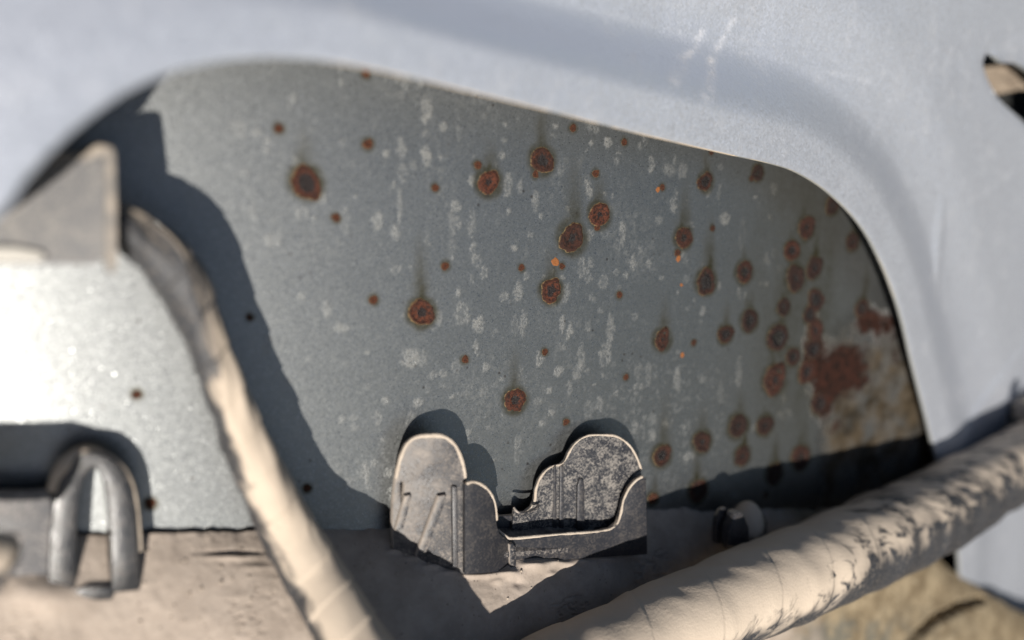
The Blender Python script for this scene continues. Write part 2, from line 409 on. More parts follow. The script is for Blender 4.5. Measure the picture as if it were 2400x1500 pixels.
# ------------------------------------------------------------------ the car panel: outer skin, inner panel, sill
panel = thing('car_panel', on_wall(1200, 1210), 'silver car body panel with a wide rounded cutout showing its rust-spotted grey skin', 'car panel')

# rust spots: pixel x, y, radius in the photograph
BIG = [(717,428,36),(1145,427,31),(1270,375,31),(1405,503,29),(1340,558,36),(1291,682,28),(988,732,32),(1207,937,29),(1602,557,25),(1655,660,29),
       (1653,426,22),(1776,405,19),(1745,637,27),(1552,796,26),(1700,783,23),(1757,751,27),(1890,534,29),(1856,587,26),(1864,652,34),(1908,628,27),
       (1950,481,23),(1998,567,22),(1836,720,23),(1912,702,26),(1897,738,23),(1822,790,33),(1859,836,24),(1815,890,37),(1911,775,26),(1906,818,28),
       (1890,870,28),(1730,998,31),(1793,997,27),(1645,1035,27),(1551,1067,27),(1740,1068,25),(1635,1150,28),(1815,1110,26),(1877,1070,31),(1920,945,28),
       (2020,722,24)]
SMALL = [(653,301,13),(862,338,14),(858,172,12),(1020,440,11),(788,510,12),(1043,624,12),(875,703,13),(1090,842,11),(1222,627,10),(1277,825,10),(1317,624,9),
         (1452,691,10),(1467,884,9),(1327,989,10),(1343,300,11),(1463,333,10),(1396,407,11),(1552,439,9),(1670,535,9),(1588,592,10),(1626,803,9),(1120,387,12),
         (1255,408,10),(1400,533,10),(1667,357,8),(585,744,9),(720,1144,11),(320,925,13),(353,1180,15),(1762,418,9),(1530,1168,17),(2080,590,8),(1795,1160,8)]
ORANGE = [(1302,614,10),(1590,606,7),(1542,444,6),(1599,832,6),(1597,668,4)]

s_ = np.arange(-135, 215, 0.34); v_ = np.arange(-66, 84, 0.34)
S, Vv = np.meshgrid(s_, v_)
X = S * C30; Z = skin_z(X, Vv)
WP = np.stack([X, Vv, Z], -1)
U2, V2 = X / C30, Vv                                   # wall coordinates, mm
def wallxy(px, py):
    q = on_wall(px, py); return q[0] / C30, q[1], q[2]
stain_and_shade = np.zeros_like(X); mark = np.zeros_like(X); rustm = np.zeros_like(X); dirt = np.zeros_like(X)
wob = (fbm(U2 * 0.5, V2 * 0.5) - 0.5)
def win(u, v, a, b, up=0):
    i0, i1 = np.searchsorted(v_, [v - b, v + max(b, up)]); j0, j1 = np.searchsorted(s_, [u - a, u + a])
    return (slice(i0, i1), slice(j0, j1))
for (px, py, r) in BIG + SMALL:
    u, v, z = wallxy(px, py); rr = r / FPX * z
    w_ = win(u, v, rr * 3 + 1, rr * 3 + 1, up=rr * 9 if r > 15 else 0)
    u2, v2, wb = U2[w_], V2[w_], wob[w_]
    d = np.hypot(u2 - u + wb * 0.5, v2 - v + wb * 0.5) / rr
    k = 1.0 if r > 15 else 0.85
    stain_and_shade[w_] = np.maximum(stain_and_shade[w_], k * sstep(1.6, 1.05, d))
    if r > 15:
        Ls = rr * random.uniform(3.2, 6.5); t = (v2 - v) / Ls
        wdt = rr * (0.95 - 0.25 * np.clip(t, 0, 1)) * random.uniform(0.75, 1.1)
        lat = (u2 - u + wb * 1.2 - random.uniform(-.2, .2) * rr) / wdt
        strk = np.exp(-lat ** 2 * 1.6) * sstep(0.0, 0.06, t) * np.clip(1 - t, 0, 1) ** 1.1 * (0.65 + 0.7 * fbm(u2 * 2.0, v2 * 0.12))
        stain_and_shade[w_] = np.maximum(stain_and_shade[w_], strk * random.uniform(1.1, 1.6))
# olive-brown bloom among the crowded spots, strengthened to paint in a dark reflection
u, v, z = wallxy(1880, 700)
stain_and_shade = np.maximum(stain_and_shade, 0.85 * np.exp(-(((U2 - u) / 15) ** 2 + ((V2 - v) / 40) ** 2)) * (0.45 + fbm(U2 * .25, V2 * .08)))
# chalky water marks: given ones, then many of the same sort
marks = [(943,350,10,30),(945,408,10,22),(998,365,14,26),(998,312,10,10),(940,470,8,32),(1060,520,9,44),(1058,580,8,20),(1110,590,10,25),(1215,680,11,28),
         (1190,430,12,35),(1070,480,12,16),(985,182,12,30),(1000,260,13,30),(1077,310,9,20),(800,190,8,12),(1085,735,18,30),(1122,765,14,20),(1430,780,9,45),
         (1425,830,9,25),(1495,870,8,26),(1520,880,10,34),(1498,905,18,9),(1588,890,9,38),(1733,870,11,42),(1698,512,15,16),(1797,610,11,18),(1740,545,10,45),
         (1415,660,14,18),(1416,550,13,15),(1360,850,8,45),(965,840,20,25),(1070,860,14,24),(980,945,12,14),(1225,890,8,30),(1650,888,9,9),(1287,915,8,8),
         (1380,960,14,22),(1210,1040,10,16),(1530,985,12,16),(1310,870,12,14),(800,770,22,12),(640,560,22,18),(755,462,12,16),(710,500,14,12),(1140,860,9,14),(560,300,20,24),
         (1570,395,22,14),(1600,400,12,22),(1815,440,12,20),(1815,590,8,14),(1770,1000,10,14),(1840,970,24,16),(1560,990,10,12)]
rnd = random.Random(8)
for _ in range(330):
    px = rnd.choice([rnd.uniform(560, 1500), rnd.uniform(900, 1650), rnd.uniform(1300, 1850)]); py = rnd.uniform(150, 1180)
    w_ = rnd.uniform(3, 11); marks.append((px, py, w_, w_ * rnd.choice([1, 1, 1.3, 2.0, 3.2])))
for i, (px, py, a, b) in enumerate(marks):
    u, v, z = wallxy(px, py); a = a / FPX * z * 1.15; b = b / FPX * z
    w_ = win(u, v, a * 1.6 + 1, b * 1.6 + 1); u2, v2, wb = U2[w_], V2[w_], wob[w_]
    if u2.size == 0: continue
    e = np.sqrt(((u2 - u + wb * 0.9) / a) ** 2 + ((v2 - v + wb * 0.9) / b) ** 2) + (fbm(u2 * 2.3 + i, v2 * 1.6) - 0.5) * 0.9
    body = sstep(1.0, 0.75, e) * rnd.uniform(0.45, 1.0)
    if rnd.random() < 0.35: body *= 0.35 + 0.65 * sstep(0.4, 0.75, e)       # dried rings
    mark[w_] = np.maximum(mark[w_], body)
# fine spatter low on the right and a general bloom of grain
sp0 = np.exp(-(((U2 - wallxy(1560, 1000)[0]) / 22) ** 2 + ((V2 - wallxy(1560, 1000)[1]) / 13) ** 2))
fine = vnoise(U2 * 1.7, V2 * 1.7) * 0.6 + vnoise(U2 * 3.1 + 9, V2 * 2.5) * 0.4
mark = np.maximum(mark, sstep(0.66, 0.76, fine + 0.08 * sp0) * (0.2 + 0.5 * sp0) * 0.75)
mark = np.maximum(mark, 0.3 * sstep(0.48, 0.75, fbm(U2 * 0.09 + 3, V2 * 0.09)) * sstep(0.45, 0.7, vnoise(U2 * 2.2, V2 * 2.2)))
mark *= sstep(wallxy(430, 700)[0], wallxy(760, 700)[0], U2) * 0.93 + 0.07
# rotten corner at the right end
def blob(px, py, a, b):
    u, v, z = wallxy(px, py); return np.exp(-((((U2 - u) / (a / FPX * z * 1.35)) ** 2 + ((V2 - v) / (b / FPX * z)) ** 2)))
rot = 1.3 * blob(1975, 870, 78, 72) + 0.7 * blob(1905, 760, 24, 70) + 0.9 * blob(2080, 760, 55, 40) + 0.85 * blob(2030, 740, 30, 34) + 0.8 * blob(1925, 955, 28, 45) + 0.5 * blob(2105, 830, 30, 40) + 0.55 * blob(1905, 830, 30, 70) + 0.6 * blob(1960, 1000, 24, 24)
rustm = np.clip(rot * (0.55 + 0.8 * fbm(U2 * 0.55, V2 * 0.55)), 0, 1)
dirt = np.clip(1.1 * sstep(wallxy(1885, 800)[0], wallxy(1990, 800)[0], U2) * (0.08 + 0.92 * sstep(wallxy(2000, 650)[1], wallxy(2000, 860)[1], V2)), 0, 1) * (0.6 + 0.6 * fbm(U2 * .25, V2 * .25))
F = grid_faces(len(v_), len(s_))
skin = mesh_obj('outer_skin', WP.reshape(-1, 3), F, M_OUT, panel, attrs=dict(stain_and_shade=stain_and_shade, mark=mark, rust=rustm, dirt=dirt))
skin['label'] = 'dull grey outer skin peppered with rust spots and chalky water marks'

def rust_mesh(seed, crusty):
    r = np.random.default_rng(seed); seg, ring = 30, 9
    th = np.linspace(0, 2 * math.pi, seg, endpoint=False)
    am = r.uniform(0.5, 1.7)
    out = 1 + am * (0.055 * np.sin(2 * th + r.random() * 6) + 0.04 * np.sin(3 * th + r.random() * 6) + 0.03 * np.sin(5 * th + r.random() * 6) + 0.02 * np.sin(9 * th + r.random() * 6)) + 0.07 * (r.random(seg) - 0.5)
    if r.random() < 0.45: out += 0.22 * np.exp(-((np.angle(np.exp(1j * (th - r.random() * 6.28)))) / 0.35) ** 2)      # a runnel or a joined smaller spot
    lip_t, mid_t, hl = r.uniform(0.68, 0.88), r.uniform(0.3, 0.55), r.uniform(0.05, 0.15)
    V = [(0, 0, 0.02)]; rad = [0]
    for i in range(1, ring + 1):
        t = i / ring
        for k in range(seg):
            h = hl * math.exp(-((t - lip_t) / 0.13) ** 2) + 0.05 * math.exp(-((t - mid_t) / 0.12) ** 2) + 0.015 + crusty * 0.075 * (r.random() - 0.5) * (t < 0.97)
            if i == ring: h = -0.02
            V.append((t * out[k] * math.cos(th[k]), t * out[k] * math.sin(th[k]), h)); rad.append(t)
    F = [(0, 1 + k, 1 + (k + 1) % seg) for k in range(seg)]
    for i in range(ring - 1):
        for k in range(seg):
            a = 1 + i * seg + k; b = 1 + i * seg + (k + 1) % seg
            F.append((a, a + seg, b + seg, b))
    me = bpy.data.meshes.new('rust_spot'); me.from_pydata(V, [], F)
    me.polygons.foreach_set('use_smooth', np.ones(len(F), dtype=bool))
    at = me.attributes.new('rad', 'FLOAT', 'POINT'); at.data.foreach_set('value', np.array(rad, np.float32))
    return me
RM_BIG = [rust_mesh(i, 0.7 + 0.1 * i) for i in range(14)]
RM_SML = [rust_mesh(20 + i, 1.5) for i in range(3)]
RM_ORG = rust_mesh(40, 1.5)
for me in RM_BIG: me.materials.append(M_RUST)
M_RUST_S = mat_rust(True)
for me in RM_SML: me.materials.append(M_RUST_S)
RM_ORG.materials.append(M_ORG)
base = BASES[panel]
def add_spot(px, py, r, me, name, stretch=1.0):
    q = on_wall(px, py); sw = q[0] / C30
    slope = S30 + (0.0012 * sw if sw < 0 else 0)
    t1 = np.array([C30, 0, slope]); t1 /= np.linalg.norm(t1)
    n = np.cross(t1, np.array([0, 1.0, -TILT])); n = n if n[2] < 0 else -n; n /= np.linalg.norm(n)
    t2 = np.cross(n, t1); rr = r / FPX * q[2] * MM
    o = bpy.data.objects.new(name, me); COL.objects.link(o); o.parent = skin
    M = np.eye(4); M[:3, 0] = RM @ t1; M[:3, 1] = RM @ t2; M[:3, 2] = RM @ n
    a_ = float(np.interp(px, [1000, 1500, 1700], [1.0, 0.8, 0.42])); o.color = (a_, a_, a_, 1)
    rot = Matrix(M.tolist()) @ Matrix.Rotation(random.uniform(0, 6.28), 4, 'Z')
    loc = W(q + n * 0.02)[0] - base
    o.matrix_local = Matrix.Translation(loc) @ rot @ Matrix.Diagonal((rr * stretch, rr, rr, 1))
    return o
for i, (px, py, r) in enumerate(BIG): add_spot(px, py, r, RM_BIG[i % 14], 'rust_spot', random.uniform(0.88, 1.1))
for i, (px, py, r) in enumerate(SMALL): add_spot(px, py, r * 0.85, RM_SML[i % 3], 'rust_spot')
for (px, py, r) in ORANGE:
    add_spot(px, py, r, RM_ORG, 'rust_fleck')['label'] = 'bright orange fleck of fresh rust'

# inner panel: raised flange round the cutout, then a step down to the rest
ZP0, TP = 116.0, math.tan(math.radians(38.5))
def panel_z(X, Y): return ZP0 + TP * X - TILT * Y
def on_panel(px, py):
    r = ray(px, py); z = ZP0 / (1 - TP * r[..., 0] + TILT * r[..., 1]); return r * z[..., None]
NP = np.array([-TP, TILT, 1.0]); NP /= np.linalg.norm(NP)                  # away from the camera
EA = np.array([1, 0, TP]); EA /= np.linalg.norm(EA); EB = np.cross(NP, EA); EB = EB if EB[1] > 0 else -EB
EDGE = [(-1300,1900),(-1300,1650),(-1250,1450),(-1050,1230),(-750,1040),(-430,830),(-180,655),(0,503),(60,422),(130,345),(210,275),(300,214),(400,171),(500,147),(600,136),(700,137),(800,147),(950,177),
        (1100,213),(1300,262),(1500,312),(1700,359),(1800,381),(1870,404),(1945,452),(2018,528),(2070,620),(2110,730),(2140,850),(2168,960),(2192,1060),(2222,1170),(2244,1270),
        (2251,1350),(2246,1430),(2228,1510),(2200,1610),(2170,1800),(2150,2000)]
e = spline(EDGE, 760)
EP = on_panel(e[:, 0], e[:, 1])
ea = EP @ EA; eb = (EP - np.array([0, 0, ZP0])) @ EB; ea = (EP - np.array([0, 0, ZP0])) @ EA
tg = np.stack([np.gradient(ea), np.gradient(eb)], 1)
for _ in range(6): tg = (np.roll(tg, 1, 0) + tg + np.roll(tg, -1, 0)) / 3; tg[0] = tg[1]; tg[-1] = tg[-2]
nrm2 = np.stack([-tg[:, 1], tg[:, 0]], 1); nrm2 /= np.linalg.norm(nrm2, axis=1)[:, None]   # outward
dd = np.r_[np.linspace(0, 26, 80), 26 + np.cumsum(np.linspace(.35, 3.2, 55))]
A2 = ea[None, :] + dd[:, None] * nrm2[None, :, 0]; B2 = eb[None, :] + dd[:, None] * nrm2[None, :, 1]
PX_ = np.repeat(e[None, :, 0], len(dd), 0)
D = np.repeat(dd[:, None], len(e), 1)
scale_d = np.interp(PX_, [-400, 300, 1200, 2200, 2400], [0.8, 0.85, 1.0, 1.35, 1.35])
amp = np.interp(PX_, [-400, 500, 1000, 1600, 1800, 1950, 2100, 2260], [0.4, 1.2, 7.0, 7.6, 6.4, 4.2, 2.8, 1.8]) * np.where(np.arange(len(e)) > 640, 0.8, 1)[None, :]
q = D / scale_d
h = -amp * sstep(4.8, 15.0, q) + 0.35 * amp * sstep(16, 28, q)
h += 0.10 * (1 - sstep(0.0, 0.7, D)) * -1.0                                # rolled lip
h += 0.5 * (fbm(A2 * 0.03 + 40, B2 * 0.03 + 40) - 0.5)
PP = np.array([0, 0, ZP0]) + A2[..., None] * EA + B2[..., None] * EB - h[..., None] * NP
zmax = skin_z(PP[..., 0], PP[..., 1]) - 1.2
PP[..., 2] = np.minimum(PP[..., 2], zmax)
PP[-1, :, 2] = skin_z(PP[-1, :, 0], PP[-1, :, 1]) + 0.5                    # outer margin folds back and welds to the skin
rows, cols = len(dd), len(e)
proj = np.stack([PP[..., 0] / PP[..., 2] * FPX + 1200, 750 - PP[..., 1] / PP[..., 2] * FPX], -1).reshape(-1, 2)
HOLE = np.array([(2303,150),(2304,138),(2310,127),(2318,123),(2328,128),(2340,140),(2352,148),(2365,143),(2385,150),(2410,165),(2440,190),(2470,230),(2490,280),(2480,320),(2450,325),(2420,305),(2395,282),(2370,260),(2345,237),(2327,210),(2312,180)], float)
HOLE = spline(np.vstack([HOLE, HOLE[:1]]), 160)[:-1]
def inside(P, poly):
    x, y = P[:, 0], P[:, 1]; c = np.zeros(len(P), bool); j = len(poly) - 1
    for i in range(len(poly)):
        xi, yi = poly[i]; xj, yj = poly[j]
        c ^= ((yi > y) != (yj > y)) & (x < (xj - xi) * (y - yi) / (yj - yi + 1e-12) + xi); j = i
    return c
near = (proj[:, 0] > 2250) & (proj[:, 0] < 2560) & (proj[:, 1] > 60) & (proj[:, 1] < 400)
ins = np.zeros(len(proj), bool); ins[near] = inside(proj[near], HOLE)
FP = grid_faces(rows, cols)
fin = ins[FP]
bd = fin.any(1) & ~fin.all(1)
snap = np.unique(FP[bd][ins[FP[bd]]])
PPf = PP.reshape(-1, 3).copy()
for i in snap:
    k = np.argmin(((HOLE - proj[i]) ** 2).sum(1)); r = ray(*HOLE[k]); PPf[i] = r * PPf[i, 2]
keep = ~fin.all(1)
# attributes: smears, rubbed zone
def seg_dist(P, a, b):
    a = np.array(a, float); b = np.array(b, float); ab = b - a; t = np.clip(((P - a) @ ab) / (ab @ ab), 0, 1)
    return np.hypot(*(P - a - t[:, None] * ab).T), t
smear = np.zeros(len(proj)); rub = np.zeros(len(proj))
for a, b, w0, w1, k in [((1645,75),(1585,175),7,16,.9),((1720,45),(1668,140),5,8,.7),((1668,140),(1660,225),10,13,.95),((1590,140),(1580,190),12,16,.7),((2035,190),(1985,310),3,5,.3),
                        ((2085,235),(2035,345),3,6,.35),((1700,82),(1960,145),6,3,.2),((1720,120),(2040,190),3,7,.22),((2400,90),(2370,110),8,12,.6),((2290,460),(2380,400),3,3,.4),
                        ((800,158),(980,195),8,5,.5),((1490,95),(1485,140),4,5,.35),((2190,90),(2180,180),5,4,.3)]:
    d, t = seg_dist(proj, a, b); ww = w0 + (w1 - w0) * t
    smear = np.maximum(smear, k * np.exp(-(d / ww) ** 2))
rub = np.exp(-(((proj[:, 0] - 2130) / 170) ** 2 + ((proj[:, 1] - 350) / 190) ** 2)) + 0.5 * np.exp(-(((proj[:, 0] - 1850) / 260) ** 2 + ((proj[:, 1] - 150) / 90) ** 2))
inner = mesh_obj('inner_panel', PPf, FP[keep], M_IN, panel, attrs=dict(smear=smear, rub=rub))
inner['label'] = 'pale silver inner panel with a raised flange round the cutout'
# cut edge of the sheet
lip = PP[0]; lb = lip + NP * 0.75 + (nrm2[:, :1] * EA + nrm2[:, 1:] * EB) * 0.02
lip2 = lip - (nrm2[:, :1] * EA + nrm2[:, 1:] * EB) * 0.12 + NP * 0.25
R_ = np.stack([lip, lip2, lb + 0 * lip, lb + (nrm2[:, :1] * EA + nrm2[:, 1:] * EB) * 25 + NP * 0.2], 0)
R_[-1, :, 2] = np.minimum(R_[-1, :, 2], wall_z(R_[-1, :, 0], R_[-1, :, 1]) - 0.3)
mesh_obj('cut_edge', R_[:3].reshape(-1, 3), grid_faces(3, cols), M_RIM, inner, attrs=dict(cream=np.tile(np.interp(e[:, 0], [600, 850, 1750, 1900], [0.1, 1, 1, 0.15]) * (e[:, 1] < 700), 3)))
hz = np.array([PPf[i, 2] for i in snap]).mean() if len(snap) else 190
hp = on_panel(HOLE[:, 0], HOLE[:, 1]) 
zi = [PPf[snap[np.argmin(((proj[snap] - hq) ** 2).sum(1))], 2] for hq in HOLE]
hp = ray(HOLE[:, 0], HOLE[:, 1]) * np.array(zi)[:, None]
hr = np.stack([hp, hp + NP * 0.9], 0)
hf = grid_faces(2, len(hp), True)
mesh_obj('hole_edge', hr.reshape(-1, 3), hf, M_RIM, inner)

# sill: dusty slope rising from the lower front to the foot of the skin
JX = [(-700,1262),(0,1252),(340,1246),(560,1240),(750,1236),(900,1238),(1000,1225),(1250,1205),(1560,1190),(1690,1196),(1800,1190),(1900,1192),(2040,1196),(2110,1235),(2190,1300),(2250,1350),(2400,1440),(2520,1500)]
j = spline(JX, 900)
J = on_wall(j[:, 0], j[:, 1])
tt = np.r_[-0.9, -0.3, np.linspace(0, 22, 150), 22 + np.cumsum(np.linspace(.3, 3, 22))]
g_0 = np.interp(j[:, 0], [-700, 300, 600, 900, 1250, 1700, 3000], [55, 53, 38, 31, 34, 50, 55]); g_k = np.interp(j[:, 0], [-700, 900, 1700, 3000], [1.9, 1.9, 3.2, 3.2])
gam = np.radians(np.minimum(g_0[None] + np.maximum(tt, 0)[:, None] * g_k[None], 78)); gam[:2] = 0
dT = np.diff(np.r_[0, np.maximum(tt, 0)])[:, None]
off_n = np.cumsum(np.cos(gam) * dT, 0); off_u = -np.cumsum(np.sin(gam) * dT, 0)
g0 = np.interp(j[:, 0], [-700, 0, 560, 720, 760, 1500, 3000], [0.8, 0.8, 0.9, 0.7, 0.0, 0.0, 0.0])
LP = J[None] - N_IN * (off_n[..., None] + g0[None, :, None] - 0.15) + UPW * off_u[..., None]
ledge_px = lambda P: (P[..., 0] / P[..., 2] * FPX + 1200, 750 - P[..., 1] / P[..., 2] * FPX)
lpx, lpy = ledge_px(LP)
along = (LP @ ALW)
TT = np.repeat(tt[:, None], len(j), 1)
hgt = 0.42 * (fbm(along * 0.16, TT * 0.16, 3) - 0.5) + 0.16 * (fbm(along * 1.1, TT * 1.1, 3) - 0.5)
def lump(px, py, a, b, hh):
    return hh * np.exp(-(((lpx - px) / a) ** 2 + ((lpy - py) / b) ** 2))
hgt += lump(100, 1395, 75, 40, 1.5) + lump(1190, 1345, 30, 13, .9) + lump(1255, 1325, 40, 16, 1.1) + lump(1330, 1322, 35, 8, .5) + lump(1215, 1368, 14, 9, -.4) + lump(1165, 1362, 12, 8, .5) + lump(1290, 1345, 12, 7, .4)
hgt += lump(540, 1306, 60, 7, .35) + lump(545, 1294, 62, 5, -.35) + lump(600, 1330, 40, 8, .2) + lump(1720, 1260, 60, 20, -.3)
hgt += 0.9 * (fbm(along * 0.45, TT * 0 + 2.0, 4) - 0.5) * np.exp(-np.maximum(TT, 0) / 1.6)       # ragged drift against the skin
for bx, by in [(1095,1350),(1125,1350),(1150,1347),(1185,1344),(1240,1326),(1300,1318),(1360,1314),(1420,1310),(1480,1306),(930,1292),(965,1308),(1010,1328),(1055,1342)]:
    hgt += lump(bx, by, 16 + 8 * vnoise(np.array(bx * .37), np.array(by * .21)), 6, 0.45)
# slump cracks
rk = np.abs(fbm(along * 0.35 + 7, TT * 0.6 + 3, 4) - 0.5)
hgt -= 0.35 * sstep(0.03, 0.0, rk) * sstep(0.55, 0.7, fbm(along * .1 + 50, TT * .1)) 
def groove(pts, wd, dep):
    g = np.zeros_like(hgt)
    P = np.stack([lpx.ravel() + 14 * (fbm(along.ravel() * .6, TT.ravel() * .6) - .5), lpy.ravel() + 14 * (fbm(along.ravel() * .6 + 9, TT.ravel() * .6) - .5)], 1)
    for a, b in zip(pts, pts[1:]):
        a = np.array(a, float); b = np.array(b, float); ab = b - a; t = np.clip(((P - a) @ ab) / (ab @ ab), 0, 1)
        g = np.maximum(g, np.exp(-(np.hypot(*(P - a - t[:, None] * ab).T) / wd) ** 4).reshape(g.shape))
    return -dep * g
hgt += groove([(2120,1545),(2150,1490),(2190,1450),(2240,1425),(2300,1405)], 9, 3.0) + lump(2240, 1480, 60, 45, 1.2) + lump(2060, 1370, 110, 60, .6)
hgt[:2] = 0
edge_r = 0.3 * (fbm(along[2] * 1.6, along[2] * 0 + 3) - 0.5)
nl = np.sin(gam)[..., None] * -N_IN + np.cos(gam)[..., None] * UPW
LP = LP + hgt[..., None] * nl
LP[0] = LP[2] - UPW * 1.2 * 3 + 0; LP[1] = LP[2] - UPW * 0.5
crust = sstep(1780, 1960, lpx + 120 * (fbm(along * .2, TT * .2) - 0.5))
bare = np.exp(-(((lpx - 1990) / 190) ** 2 + ((lpy - 1490) / 60) ** 2)) * 1.3
sill = mesh_obj('sill_ledge', LP.reshape(-1, 3), grid_faces(len(tt), len(j))[:, ::-1], M_DUST, panel, attrs=dict(crust=crust, bare=bare))
sill['label'] = 'beige dust-covered sill sloping up to the foot of the skin'
# loose crumbs of dried dust lying on the sill
cv, cf = [], []
rc_ = np.random.default_rng(5)
okm = (lpx > -60) & (lpx < 1720) & (lpy > 1215) & (lpy < 1560) & np.isfinite(LP[..., 2])
ci = np.argwhere(okm); ci = ci[rc_.integers(0, len(ci), 900)]
for (i, k) in ci:
    r0 = 0.05 + 0.22 * rc_.random() ** 5
    b0 = len(cv)
    for d in ((1,0,0),(-1,0,0),(0,1,0),(0,-1,0),(0,0,1),(0,0,-1)):
        cv.append(LP[i, k] + nl[i, k] * r0 * 0.3 + np.array(d) * r0 * (0.6 + 0.7 * rc_.random()))
    cf += [(b0 + a, b0 + b, b0 + c) for a, b, c in ((0,2,4),(2,1,4),(1,3,4),(3,0,4),(2,0,5),(1,2,5),(3,1,5),(0,3,5))]
cr = mesh_obj('dust_crumbs', np.array(cv), np.array(cf), M_RIMDUST, sill, smooth=False); cr['kind'] = 'stuff'

# ------------------------------------------------------------------ saddle clip on the sill, in the middle
CG = 'dusty plastic parts standing on the sill'
clip = thing('cable_clip', gap(1250, 1300, 5), 'dusty black plastic saddle clip with two rounded tabs standing on the sill', 'clip', CG)
gl = lambda x, y: np.interp(x, [915, 1095], [3.4, 7.0])
LT = [(922,1285),(921,1240),(922,1180),(928,1125),(938,1080),(952,1046),(968,1030),(985,1024),(1010,1022),(1034,1023),(1050,1030),(1066,1045),(1077,1066),(1086,1095),(1092,1125),(1095,1160),(1097,1240),(1098,1345),(1060,1338),(1010,1322),(960,1302)]
SLOT = [(938,1134),(941,1128),(946,1129),(949,1140),(947,1160),(943,1180),(940,1180),(939,1160)]
plate('tab', spline(LT + LT[:1], 90)[:-1], 1.1, M_CLIP_FACE, clip, gl, holes=[SLOT], bevel=0.35)
for pts in ([(950,1163),(962,1160),(964,1172),(946,1240),(926,1245),(930,1232)], [(1028,1163),(1044,1160),(1046,1170),(1000,1295),(975,1305),(982,1285)]):
    plate('rib', pts, 0.9, M_CLIP_FACE, clip, lambda x, y: gl(x, y) + 0.75, bevel=0.2)
plate('rib', [(1060,1140),(1072,1142),(1074,1330),(1062,1330)], 0.6, M_CLIP, clip, lambda x, y: gl(x, y) + 0.45, bevel=0.15)
# front wall: rises at both ends into curved shoulders
gf = lambda x, y: np.interp(x, [1090, 1170, 1250, 1440, 1470, 1515], [5.6, 5.6, 5.9, 6.3, 6.5, 6.9])
FW = [(1150,1236),(1164,1240),(1174,1250),(1186,1259),(1200,1263),(1260,1258),(1330,1252),(1400,1247),(1432,1240),(1448,1226),(1456,1200),(1462,1172),(1475,1145),(1492,1126),(1508,1117),(1515,1122),(1516,1200),(1518,1300),(1440,1305),(1330,1312),(1230,1326),(1150,1338)]
SH = [(1090,1136),(1098,1133),(1106,1131),(1115,1132),(1124,1135),(1133,1140),(1142,1148),(1149,1157),(1155,1168),(1159,1180),(1162,1200),(1164,1230),(1170,1250),(1184,1262),(1196,1272),(1204,1290),(1206,1330),(1190,1336),(1170,1339),(1150,1342),(1133,1344),(1115,1345),(1098,1346),(1090,1346)]
gs = lambda x, y: 8.2 - 2.6 * np.clip((x - 1105) / 95, 0, 1) ** 2
plate('shoulder', SH, 0.9, M_CLIP, clip, gs, bevel=0.25)
plate('rib', [(1194,1276),(1203,1274),(1210,1284),(1211,1330),(1196,1334)], 1.0, M_CLIP_FACE, clip, lambda x, y: 6.6 + 0 * x, bevel=0.25)
plate('front_wall', FW, 1.0, M_CLIP, clip, gf, bevel=0.25)
# right tab: tall back plate with a lower shoulder on its left
gr = lambda x, y: np.interp(x, [1205, 1300, 1512], [3.0, 2.6, 5.2])
RT = [(1206,1194),(1216,1202),(1232,1201),(1246,1190),(1254,1172),(1256,1150),(1264,1126),(1278,1106),(1294,1095),(1316,1090),(1326,1080),(1334,1062),(1346,1044),(1362,1030),(1382,1022),(1410,1021),(1440,1023),(1462,1034),(1480,1052),(1494,1078),(1503,1105),(1509,1140),(1512,1290),(1400,1285),(1300,1285),(1240,1275),(1200,1240)]
plate('tab', RT, 0.9, M_TAB_IN, clip, gr, bevel=0.22)
plate('rib', [(1352,1290),(1354,1140),(1358,1124),(1364,1122),(1369,1128),(1371,1145),(1370,1290)], 0.8, M_CLIP, clip, lambda x, y: gr(x, y) + 0.4, bevel=0.18)
plate('rib', [(1296,1290),(1298,1096),(1304,1092),(1306,1290)], 0.6, M_CLIP, clip, lambda x, y: gr(x, y) + 0.3, bevel=0.1)
plate('rib', [(1311,1290),(1313,1094),(1321,1090),(1322,1290)], 0.6, M_CLIP, clip, lambda x, y: gr(x, y) + 0.3, bevel=0.1)
# low wall behind and the floor between
plate('back_wall', [(1150,1212),(1200,1208),(1262,1202),(1300,1200),(1300,1300),(1150,1310)], 0.8, M_CLIP, clip, lambda x, y: 2.3 + 0 * x, bevel=0.15)
fl = [gap(1120, 1300, 6.6), gap(1505, 1272, 5.6), gap(1500, 1215, 2.2), gap(1150, 1238, 2.2)]
fl = [np.array(p) for p in fl]; flb = [p - UPW * 0.8 for p in fl]
mesh_obj('floor', fl + flb, [(0,1,2,3),(7,6,5,4),(0,4,5,1),(1,5,6,2),(2,6,7,3),(3,7,4,0)], M_CLIP_FACE, clip, smooth=False)
def rim_dust(pts, gapf, r, n):
    p = spline(pts, n); rr = r * (0.6 + 0.9 * fbm(np.arange(n) * 0.16, np.arange(n) * 0 + pts[0][0]))
    rr[0] = rr[-1] = 0.05
    tube('dust_rim', gap(p[:, 0], p[:, 1] - 1.5, gapf(p[:, 0], p[:, 1]) - 0.2), rr, M_RIMDUST, clip, seg=10)
rim_dust([(928,1125),(938,1080),(952,1046),(968,1030),(985,1024),(1010,1022),(1034,1023),(1050,1030),(1066,1045),(1077,1066),(1086,1095),(1091,1125)], gl, 0.30, 60)
rim_dust([(1092,1136),(1106,1131),(1124,1135),(1142,1148),(1155,1168),(1162,1192),(1164,1222)], gs, 0.22, 60)
rim_dust([(1166,1242),(1174,1250),(1186,1259),(1200,1263),(1260,1258),(1330,1252),(1400,1247),(1432,1240),(1448,1226),(1456,1200),(1462,1172),(1475,1145),(1492,1126),(1508,1117)], gf, 0.23, 110)
